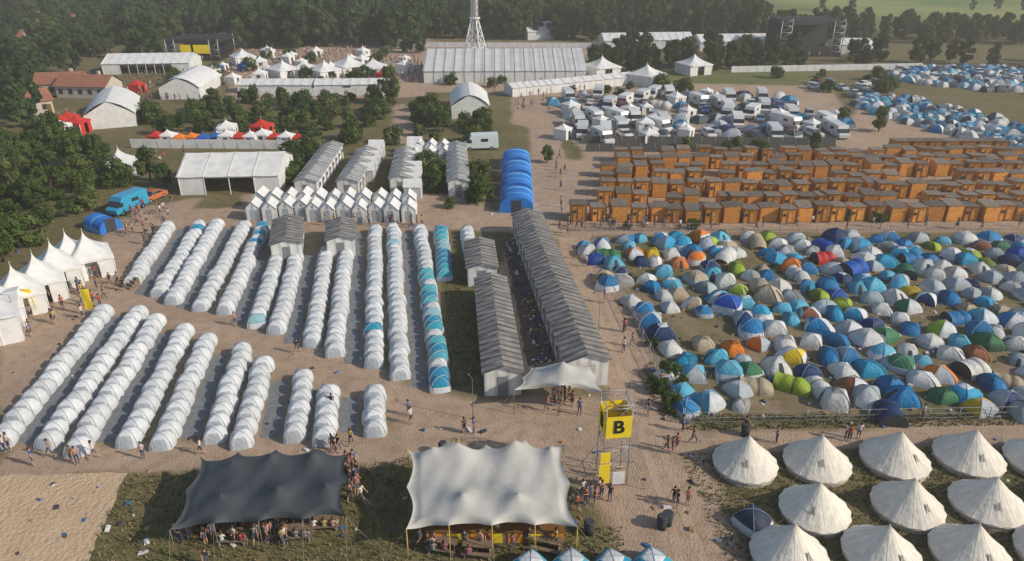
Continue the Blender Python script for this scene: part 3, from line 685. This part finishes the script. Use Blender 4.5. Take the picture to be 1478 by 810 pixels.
for k in range(16):
    a=k/16*6.283; mb.cyl((math.cos(a)*1.6,math.sin(a)*1.6,11),(math.cos(a+.39)*1.6,math.sin(a+.39)*1.6,11),.3,.3,0,6)
mb.cyl((0,0,0),(0,0,1),5,5,0,20); mb.cyl((0,0,11),(0,0,Hh),.75,.75,0,10)
put('drop_tower_ride',mb.mesh('tower',[WST]),x,y)
def stage(name,px0,px1,py,h,banner):
    a=G(px0,py);c=G(px1,py); w=c[0]-a[0]; d=14; mb=MB()
    mb.box(w/2,d/2,0,w,d,1.6,0); mb.box(w/2,d/2,h-1.2,w+1,d,1.2,0,.9); mb.box(w/2,d-.3,1.6,w,.4,h-2.8,1)
    n=6
    for i in range(n+1):
        xx=w*i/n
        for yy in (0,d): mb.cyl((xx,yy,0),(xx,yy,h if i in(0,1,n-1,n) or yy else 1.6),.15,.15,2,5)
    for z in np.arange(1.5,h-1,2):
        for xa,xb in ((0,w/n),(w*(n-1)/n,w)):
            mb.cyl((xa,0,z),(xb,0,z),.1,.1,2,5); mb.cyl((xa,0,z),(xb,0,z+2),.08,.08,2,5)
    for xa,xb in ((0,w/n),(w*(n-1)/n,w)): mb.box((xa+xb)/2,.5,1.7,w/n*.8,.2,h*.6,1)
    if banner: mb.box(w*.38,-.3,h*.35,w*.2,.15,h*.4,3); mb.box(w*.68,-.3,h*.35,w*.3,.15,h*.4,3)
    put(name,mb.mesh(name,[BLKP,DRK,STEEL,YEL]),a[0],a[1])
stage('festival_stage',1122,1212,82,11,False); stage('festival_stage',243,318,88,6.5,True)
# ------------------------------------------------ trees
def leafy(seed,h,cr,trunk=True,nl=2600,ls=.34,low=.25,mt=LEAF,n=26):
    r=random.Random(seed); mb=MB()
    if trunk:
        mb.cyl((0,0,0),(r.uniform(-.2,.2),r.uniform(-.2,.2),h*.5),h*.03,h*.018,1,7)
        mb.cyl((0,0,h*.48),(0,0,h*.85),h*.018,h*.006,1,6)
    cl=[]
    for i in range(n):
        z=r.uniform(low,.95); a=r.uniform(0,6.283); zz=(z-low)/(1-low); rad=cr*math.sqrt(max(.05,1-(2*zz-.85)**2*.75))*r.uniform(.35,.9)
        c=Vector((math.cos(a)*rad,math.sin(a)*rad,z*h)); cl.append((c,r.uniform(.2,.4)*cr,r.random()))
        if trunk and i%2==0: mb.cyl((0,0,h*r.uniform(.3,.5)),c,h*.011,h*.003,1,5,False)
    lv=[0.0]*len(mb.v)
    for i in range(nl):
        c,cr_,t=cl[i%n]; d=Vector((r.gauss(0,1),r.gauss(0,1),r.gauss(0,1)*.8)).normalized()
        p=c+d*cr_*r.uniform(.65,1.15); s_=ls*r.uniform(.6,1.3)
        nrm=(d+Vector((r.uniform(-.7,.7),r.uniform(-.7,.7),r.uniform(-.3,.9)))).normalized(); a=nrm.orthogonal().normalized(); b_=nrm.cross(a)
        an=r.uniform(0,3.14); a,b_=a*math.cos(an)+b_*math.sin(an),b_*math.cos(an)-a*math.sin(an)
        if p.z<.05: p.z=.05+r.random()*.3
        mb.poly([p-a*s_,p-b_*s_*.55,p+a*s_,p+b_*s_*.55],0); lv+=[min(1,max(0,t*.45+r.uniform(-.08,.12)))]*4
    me=mb.mesh('tree',[mt,BARK]); at=me.attributes.new('lv','FLOAT','POINT'); at.data.foreach_set('value',lv); return me
TR=[leafy(i,7+i*.4,2.4+.25*(i%3)) for i in range(5)]
BU=[leafy(20+i,2.6,1.8,False,1300,.22,.1,n=18) for i in range(5)]
FT=[leafy(40+i,12,3.6,True,1300,.8,.15,LEAFD,n=20) for i in range(4)]
PO=[leafy(60+i,15,2.2,True,1300,.6,.1,LEAFD) for i in range(2)]
for x,y in fill([(-300,190),(60,195),(120,205),(185,260),(178,292),(120,318),(60,345),(0,392),(-80,420),(-300,400)],3.9,3.9,.5,.18):
    if R.random()<.45: put('tree',R.choice(TR),x,y,0,R.uniform(0,6),R.uniform(.45,.85))
    else: put('bush',R.choice(BU),x,y,0,R.uniform(0,6),R.uniform(.7,1.6))
for x,y in fill([(190,205),(205,172),(330,150),(555,140),(572,150),(560,190),(500,206),(440,204),(330,190),(240,200)],4.3,5.0,.5,.22):
    put('bush',R.choice(BU),x,y,0,R.uniform(0,6),R.uniform(.6,1.6)) if R.random()<.85 else put('tree',R.choice(TR),x,y,0,R.uniform(0,6),R.uniform(.4,.7))
for pp,sp in (([(600,150),(645,150),(640,205),(595,205)],4.2),([(400,110),(560,112),(560,122),(400,122)],7),([(820,128),(980,122),(1000,140),(830,142)],6),([(240,108),(320,104),(320,120),(240,125)],5),([(410,215),(460,200),(440,260),(410,275)],3),([(1180,130),(1290,125),(1280,140),(1190,140)],7),([(340,84),(600,80),(600,110),(340,112)],13),([(1080,222),(1200,222),(1200,232),(960,232)],5),
  ([(655,180),(720,175),(715,205),(640,205)],4.5),([(682,215),(715,220),(716,300),(684,300)],5.5),([(602,245),(640,245),(640,300),(600,300)],5),([(500,200),(640,200),(640,212),(500,210)],6),([(720,105),(800,125),(700,130),(640,125)],9),([(1100,108),(1300,110),(1290,122),(1100,122)],9)):
    for x,y in fill(pp,sp,sp,.45,.2): put('bush',R.choice(BU),x,y,0,R.uniform(0,6),R.uniform(.6,1.4))
for px,py,s_ in ((563,150,.9),(240,270,.5),(218,262,.6),(990,222,.4),(1105,300,.3),(1270,320,.35),(1220,318,.3),(1175,215,.4),(905,330,.22),(965,545,.35),(970,590,.3),(1000,330,.3),(950,565,.3),(1060,225,.4),(1268,190,.6),(1215,182,.5),(870,410,.25),(790,235,.4),(640,190,.6),(620,185,.6),(985,560,.25),(940,500,.2),(1040,345,.25),(560,300,.3),(650,300,.3),(1140,270,.3),(1330,285,.3),(950,280,.25)):
    x,y=G(px,py); put('tree' if s_>.35 else 'bush',R.choice(TR) if s_>.35 else R.choice(BU),x,y,0,R.uniform(0,6),s_*1.1 if s_>.35 else s_*1.8)
fr=empty('forest')
def forest(pp,sp,smin,smax,skip=.1,set_=None):
    for x,y in fill(pp,sp,sp,.45,skip): put('forest_tree',R.choice(set_ or FT),x,y,0,R.uniform(0,6),R.uniform(smin,smax),parent=fr)
forest([(190,70),(240,62),(560,58),(760,58),(860,60),(1110,60),(1120,40),(1000,22),(900,2),(860,-20),(300,-20),(200,0),(180,30)],8,.7,1.2,.1)
forest([(1110,62),(1500,66),(1900,66),(1900,52),(1190,44),(1040,36)],7,.5,.85,.1)
forest([(850,112),(850,92),(900,84),(1150,86),(1155,102),(1060,104),(900,108)],6.5,.45,.75,.15)
forest([(-250,190),(0,196),(70,196),(60,150),(90,110),(150,92),(235,92),(235,80),(120,75),(60,90),(-40,60),(-300,70)],7,.4,.85,.35)
forest([(-100,100),(235,84),(200,40),(180,10),(-100,5)],8.5,.5,.95,.3)
forest([(1210,92),(1270,80),(1290,94),(1240,100)],6,.4,.7); forest([(1290,90),(1478,86),(1900,88),(1900,97),(1478,98),(1300,96)],6.5,.4,.7,.25)
forest([(560,80),(612,78),(612,68),(560,68)],6,.5,.8,.2); forest([(850,80),(1118,80),(1118,76),(850,74)],7,.4,.7,.4)
forest([(-300,40),(190,40),(190,10),(-300,5)],11,.6,1,.4)
forest([(330,72),(620,70),(620,58),(330,60)],7,.8,1.3,.15); forest([(420,64),(470,64),(470,56),(420,56)],6,.9,1.2,.1,PO); forest([(725,62),(745,62),(745,56),(725,56)],4,.8,1.0,.1,PO)
forest([(1150,16),(2400,16),(2400,14),(1150,14)],11,.35,.6,.3); forest([(1300,-2),(2400,0),(2400,-5),(1300,-5)],16,.6,1,.3)
def house(px,py,w,d,rot,h=3,rh=5.2):
    mb=MB(); mb.box(0,0,0,w,d,h,0)
    for s_ in (-1,1): mb.poly([(-w/2-.4,s_*(d/2+.4),h-.15),(w/2+.4,s_*(d/2+.4),h-.15),(w/2+.4,0,rh),(-w/2-.4,0,rh)],1); mb.poly([(s_*w/2,-d/2,h),(s_*w/2,d/2,h),(s_*w/2,0,rh-.1)],0)
    for i in range(int(w/2.5)):
        xx=-w/2+1.3+i*2.5
        for s_ in (-1,1): mb.box(xx,s_*(d/2+.02),1,1,.06,1.2,2)
    mb.box(w/2-.9,-d/2-.03,0,.9,.06,2.1,3); mb.box(w*.2,d*.15,rh-1,.6,.6,1.6,0)
    x,y=G(px,py); put('village_house',mb.mesh('house',[PLAS,TILE,WIN,WDK]),x,y,0,rot)
for a in ((95,134,11,7,.2),(132,138,13,7,-.1),(45,164,8,6,.8),(10,66,12,8,.4),(50,48,12,8,-.3),(90,36,13,8,.1),(30,28,14,9,0),(170,38,12,8,.2),(110,20,14,9,.3),(-20,40,14,9,.4),(60,16,14,9,.7)): house(*a)
# ------------------------------------------------ people
def person(pose):
    J={'pel':(0,0,.96,.125),'abd':(0,0,1.12,.115),'che':(0,0,1.30,.145),'nec':(0,0,1.47,.055),'hea':(0,-.01,1.60,.095),'top':(0,0,1.70,.075)}
    E=[('pel','abd'),('abd','che'),('che','nec'),('nec','hea'),('hea','top')]
    P=pose
    for s_,k in ((-1,'l'),(1,'r')):
        J['sh'+k]=(s_*.18,0,1.40,.06); el=P['el'+k]; wr=P['wr'+k]; J['el'+k]=(s_*el[0],el[1],el[2],.042); J['wr'+k]=(s_*wr[0],wr[1],wr[2],.028)
        dv=(Vector(J['wr'+k][:3])-Vector(J['el'+k][:3])).normalized()*.09; hp=Vector(J['wr'+k][:3])+dv; J['ha'+k]=(*hp,.036)
        kn=P['kn'+k]; an=P['an'+k]; J['hi'+k]=(s_*.095,0,.9,.09); J['kn'+k]=(s_*kn[0],kn[1],kn[2],.058); J['an'+k]=(s_*an[0],an[1],an[2],.04); J['to'+k]=(s_*an[0]*1.1,an[1]-.16,max(.03,an[2]-.05),.035)
        E+=[('che','sh'+k),('sh'+k,'el'+k),('el'+k,'wr'+k),('wr'+k,'ha'+k),('pel','hi'+k),('hi'+k,'kn'+k),('kn'+k,'an'+k),('an'+k,'to'+k)]
    names=list(J); me=bpy.data.meshes.new('ps'); me.from_pydata([J[n][:3] for n in names],[(names.index(a),names.index(b_)) for a,b_ in E],[])
    o=bpy.data.objects.new('tmp',me); sc.collection.objects.link(o); md=o.modifiers.new('s','SKIN'); md.use_smooth_shade=True
    for i,n in enumerate(names):
        r=J[n][3]; sx=(r,r)
        if n in('pel','abd','che'): sx=(r*1.1,r*.82)
        me.skin_vertices[0].data[i].radius=sx; me.skin_vertices[0].data[i].use_root=(i==0)
    sb=o.modifiers.new('d','SUBSURF'); sb.levels=1; sb.render_levels=1
    dg=bpy.context.evaluated_depsgraph_get(); ev=o.evaluated_get(dg); m2=bpy.data.meshes.new_from_object(ev)
    bpy.data.objects.remove(o)
    mb=MB(); mb.v=[tuple(v.co) for v in m2.vertices]
    segs=[(a,b_,Vector(J[a][:3]),Vector(J[b_][:3])) for a,b_ in E]
    for p in m2.polygons:
        c=p.center; best=(9,None,0)
        for a,b_,A,B in segs:
            d=B-A; t=max(0,min(1,(c-A).dot(d)/d.length_squared)); q_=(A+d*t-c).length
            if q_<best[0]: best=(q_,(a,b_),t)
        a,b_=best[1]; t=best[2]
        if b_ in('hea','top') or (a=='che' and b_=='nec' and t>.7): k=0
        elif a[:2]=='sh': k=1 if t<.6 else 0
        elif a[:2] in('el','wr'): k=0
        elif a[:2]=='hi' or (a=='pel' and b_[:2]=='hi'): k=2
        elif a[:2]=='kn': k=P.get('long',0)*2 if t<.85 else 0
        elif a[:2]=='an': k=4
        else: k=1
        if a=='pel' and b_=='abd' and t<.35: k=2
        mb.f.append(tuple(p.vertices)); mb.m.append(k); mb.s.append(True)
    hc=Vector(J['hea'][:3])
    def cap(u,v):
        a=u*6.283; e=v*math.pi*.5; front=max(0,-math.sin(a)); lo=-.07+.1*front
        zz=lo+(0.155-lo)*math.sin(e); rr=.108*math.cos(e)**.5 if v<1 else 0
        return (hc.x+math.cos(a)*rr*.92,hc.y+.012+math.sin(a)*rr*1.05,hc.z+zz)
    mb.grid(cap,14,5,3,True)
    mb.cyl((0,-.1,1.60),(0,-.135,1.575),.012,.018,0,6)
    for s_ in (-1,1):
        mb.cyl((s_*.035,-.095,1.625),(s_*.035,-.103,1.625),.012,.012,3,6); mb.cyl((s_*.095,.01,1.59),(s_*.108,.015,1.62),.018,.02,0,6)
    mb.box(0,-.1,1.545,.045,.01,.01,3)
    for k,s_ in (('l',-1),('r',1)):
        w_=Vector(J['wr'+k][:3]); hd=Vector(J['ha'+k][:3]); d=(hd-w_).normalized(); sd=Vector((0,1,0)) if abs(d.y)<.7 else Vector((1,0,0)); sd=(sd-d*sd.dot(d)).normalized()
        for i,l in enumerate((.07,.08,.075,.06)):
            b0=hd+sd*(.028-.018*i)+d*.01; b1=b0+d*l*.6; mb.cyl(b0,b1,.009,.008,0,5); mb.cyl(b1,b1+d*l*.4+Vector((-s_*.015,0,0)),.008,.006,0,5)
        mb.cyl(w_+d*.03-sd*-.03,w_+d*.08+sd*.06,.011,.008,0,5)
    return mb.mesh('person',[SKIN,SHIRT,PANT,HAIR,SHOE])
st0=dict(ell=(.24,.02,1.13),elr=(.24,.02,1.13),wrl=(.25,-.05,.88),wrr=(.25,-.05,.88),knl=(.1,-.01,.5),knr=(.1,-.01,.5),anl=(.11,.02,.08),anr=(.11,.02,.08))
wk=dict(st0,ell=(.23,.12,1.15),wrl=(.24,.16,.92),elr=(.23,-.1,1.14),wrr=(.22,-.28,.98),knl=(.09,-.2,.55),anl=(.09,-.3,.1),knr=(.09,.08,.5),anr=(.09,.38,.14))
wk2=dict(wk,long=1)
ph=dict(st0,elr=(.24,-.05,1.15),wrr=(.1,-.3,1.22),long=1)
sit=dict(st0,knl=(.13,-.42,.93),knr=(.13,-.42,.93),anl=(.13,-.42,.52),anr=(.13,-.42,.52),ell=(.24,-.1,1.15),wrl=(.15,-.35,1.03),elr=(.24,-.1,1.15),wrr=(.12,-.33,1.05))
PM=[person(p) for p in (st0,wk,wk2,ph)]; SM=person(sit)
SC=[(.6,.6,.58),(.03,.03,.04),(.35,.05,.04),(.05,.12,.3),(.4,.32,.1),(.2,.2,.22),(.4,.24,.18),(.6,.58,.55),(.3,.1,.12),(.02,.02,.02),(.08,.09,.1)]
def ped(px,py,jit=0,me_=None,z=0):
    x,y=G(px,py); put('person',me_ or R.choice(PM),x+R.uniform(-jit,jit),y+R.uniform(-jit,jit),z,R.uniform(0,6.28),R.uniform(.92,1.03),color=R.choice(SC))
for p in [(105,668),(113,670),(137,662),(480,650),(489,652),(507,642),(593,612),(824,735),(832,738),(845,728),(852,722),(858,730),(870,702),(868,720),(880,724),(841,716),(970,655),(962,653),(976,650),(972,727),(992,729),(977,733),(1225,637),(1238,634),(1221,635),(985,622),(300,818),(622,793),(670,625),(684,627),(800,582),(806,586),(935,600),(865,715),(876,690),(1000,640),(1120,640),(15,650),(8,652),(516,690),(512,700),(515,712),(1075,626),(480,590),(430,510),(340,470),(590,600),(1330,606),(1380,330)]: ped(*p)
for poly_,n in (([(60,440),(150,380),(190,430),(30,500),(20,470)],28),([(195,300),(260,292),(230,350),(170,360)],24),([(820,325),(950,325),(950,336),(830,336)],18),([(800,190),(830,310),(850,400),(800,330)],16),([(420,322),(640,322),(640,330),(420,330)],12),([(860,420),(960,560),(930,600),(880,500)],6),([(700,130),(860,110),(870,140),(740,180)],50),([(200,220),(330,218),(330,240),(220,260)],16),([(780,575),(860,575),(850,605),(790,600)],7),([(950,326),(1478,326),(1478,334),(950,334)],16),([(0,655),(560,655),(560,665),(0,675)],5)):
    w=W(poly_); k=0
    while k<n:
        x=R.uniform(min(p[0] for p in w),max(p[0] for p in w)); y=R.uniform(min(p[1] for p in w),max(p[1] for p in w))
        if inside(x,y,w): put('person',R.choice(PM),x,y,0,R.uniform(0,6.28),R.uniform(.92,1.03),color=R.choice(SC)); k+=1
for i in range(24): ped(R.uniform(255,425),R.uniform(768,788),.2)
for i in range(10): ped(R.uniform(500,515),R.uniform(670,735),.4)
for i in range(9): ped(R.uniform(600,830),R.uniform(782,796),.3)
for px,py in ((300,762),(340,777),(390,762),(430,772),(640,790),(690,796),(470,757)):
    x,y=G(px,py)
    for dx in (-.6,.1,.7):
        for s_ in (-1,1):
            if R.random()<.7: put('person',SM,x+dx,y+s_*.65,-.45,0 if s_>0 else math.pi,1,color=R.choice(SC))
cr=empty('distant_crowd')
for poly_,n in (([(330,75),(610,70),(612,120),(330,125)],450),([(180,110),(330,105),(330,150),(200,150)],90),([(860,82),(1120,80),(1120,86),(860,88)],60)):
    w=W(poly_);k=0
    while k<n:
        x=R.uniform(min(p[0] for p in w),max(p[0] for p in w)); y=R.uniform(min(p[1] for p in w),max(p[1] for p in w))
        if inside(x,y,w): put('distant_person',R.choice(PM),x,y,0,R.uniform(0,6.28),1,color=R.choice(SC),parent=cr); k+=1
# ------------------------------------------------ atmospheric haze (real scattering air volume over the whole site)
hm,nt=newmat('haze_air'); vs=N(nt,'ShaderNodeVolumeScatter'); vs.inputs['Color'].default_value=(1,.93,.84,1); vs.inputs['Density'].default_value=.00055; vs.inputs['Anisotropy'].default_value=.2
ho=N(nt,'ShaderNodeOutputMaterial'); nt.links.new(vs.outputs[0],ho.inputs['Volume'])
mb=MB(); mb.box(0,500,-.5,2400,1400,70.5,0); put('sky_haze',mb.mesh('sky_haze',[hm]))
# ------------------------------------------------ camera & light
cam=bpy.data.cameras.new('camera'); co=bpy.data.objects.new('camera',cam); sc.collection.objects.link(co); sc.camera=co
co.location=(0,0,CH); co.rotation_euler=(math.pi/2-TH,0,0); cam.sensor_width=36; cam.lens=F/W_*36; cam.clip_end=9000
sv=Vector((.93,-.32,0)).normalized(); el=math.radians(31); sv=Vector((sv.x*math.cos(el),sv.y*math.cos(el),math.sin(el)))
sl=bpy.data.lights.new('sun','SUN'); sl.energy=4.6; sl.angle=math.radians(.6); sl.color=(1,.88,.72); so=bpy.data.objects.new('sun',sl); sc.collection.objects.link(so)
so.rotation_euler=sv.to_track_quat('Z','Y').to_euler(); so.location=(60,-20,80)
wd=bpy.data.worlds.new('World'); sc.world=wd; wd.use_nodes=True; nt=wd.node_tree; bg=nt.nodes['Background']
sky=nt.nodes.new('ShaderNodeTexSky'); sky.sky_type='NISHITA'; sky.sun_disc=False; sky.sun_elevation=el; sky.sun_rotation=math.atan2(sv.x,sv.y)
nt.links.new(sky.outputs[0],bg.inputs[0]); bg.inputs[1].default_value=.14
sc.view_settings.view_transform='Standard'; sc.view_settings.look='None'; sc.view_settings.exposure=0
print('objects',len(bpy.data.objects))
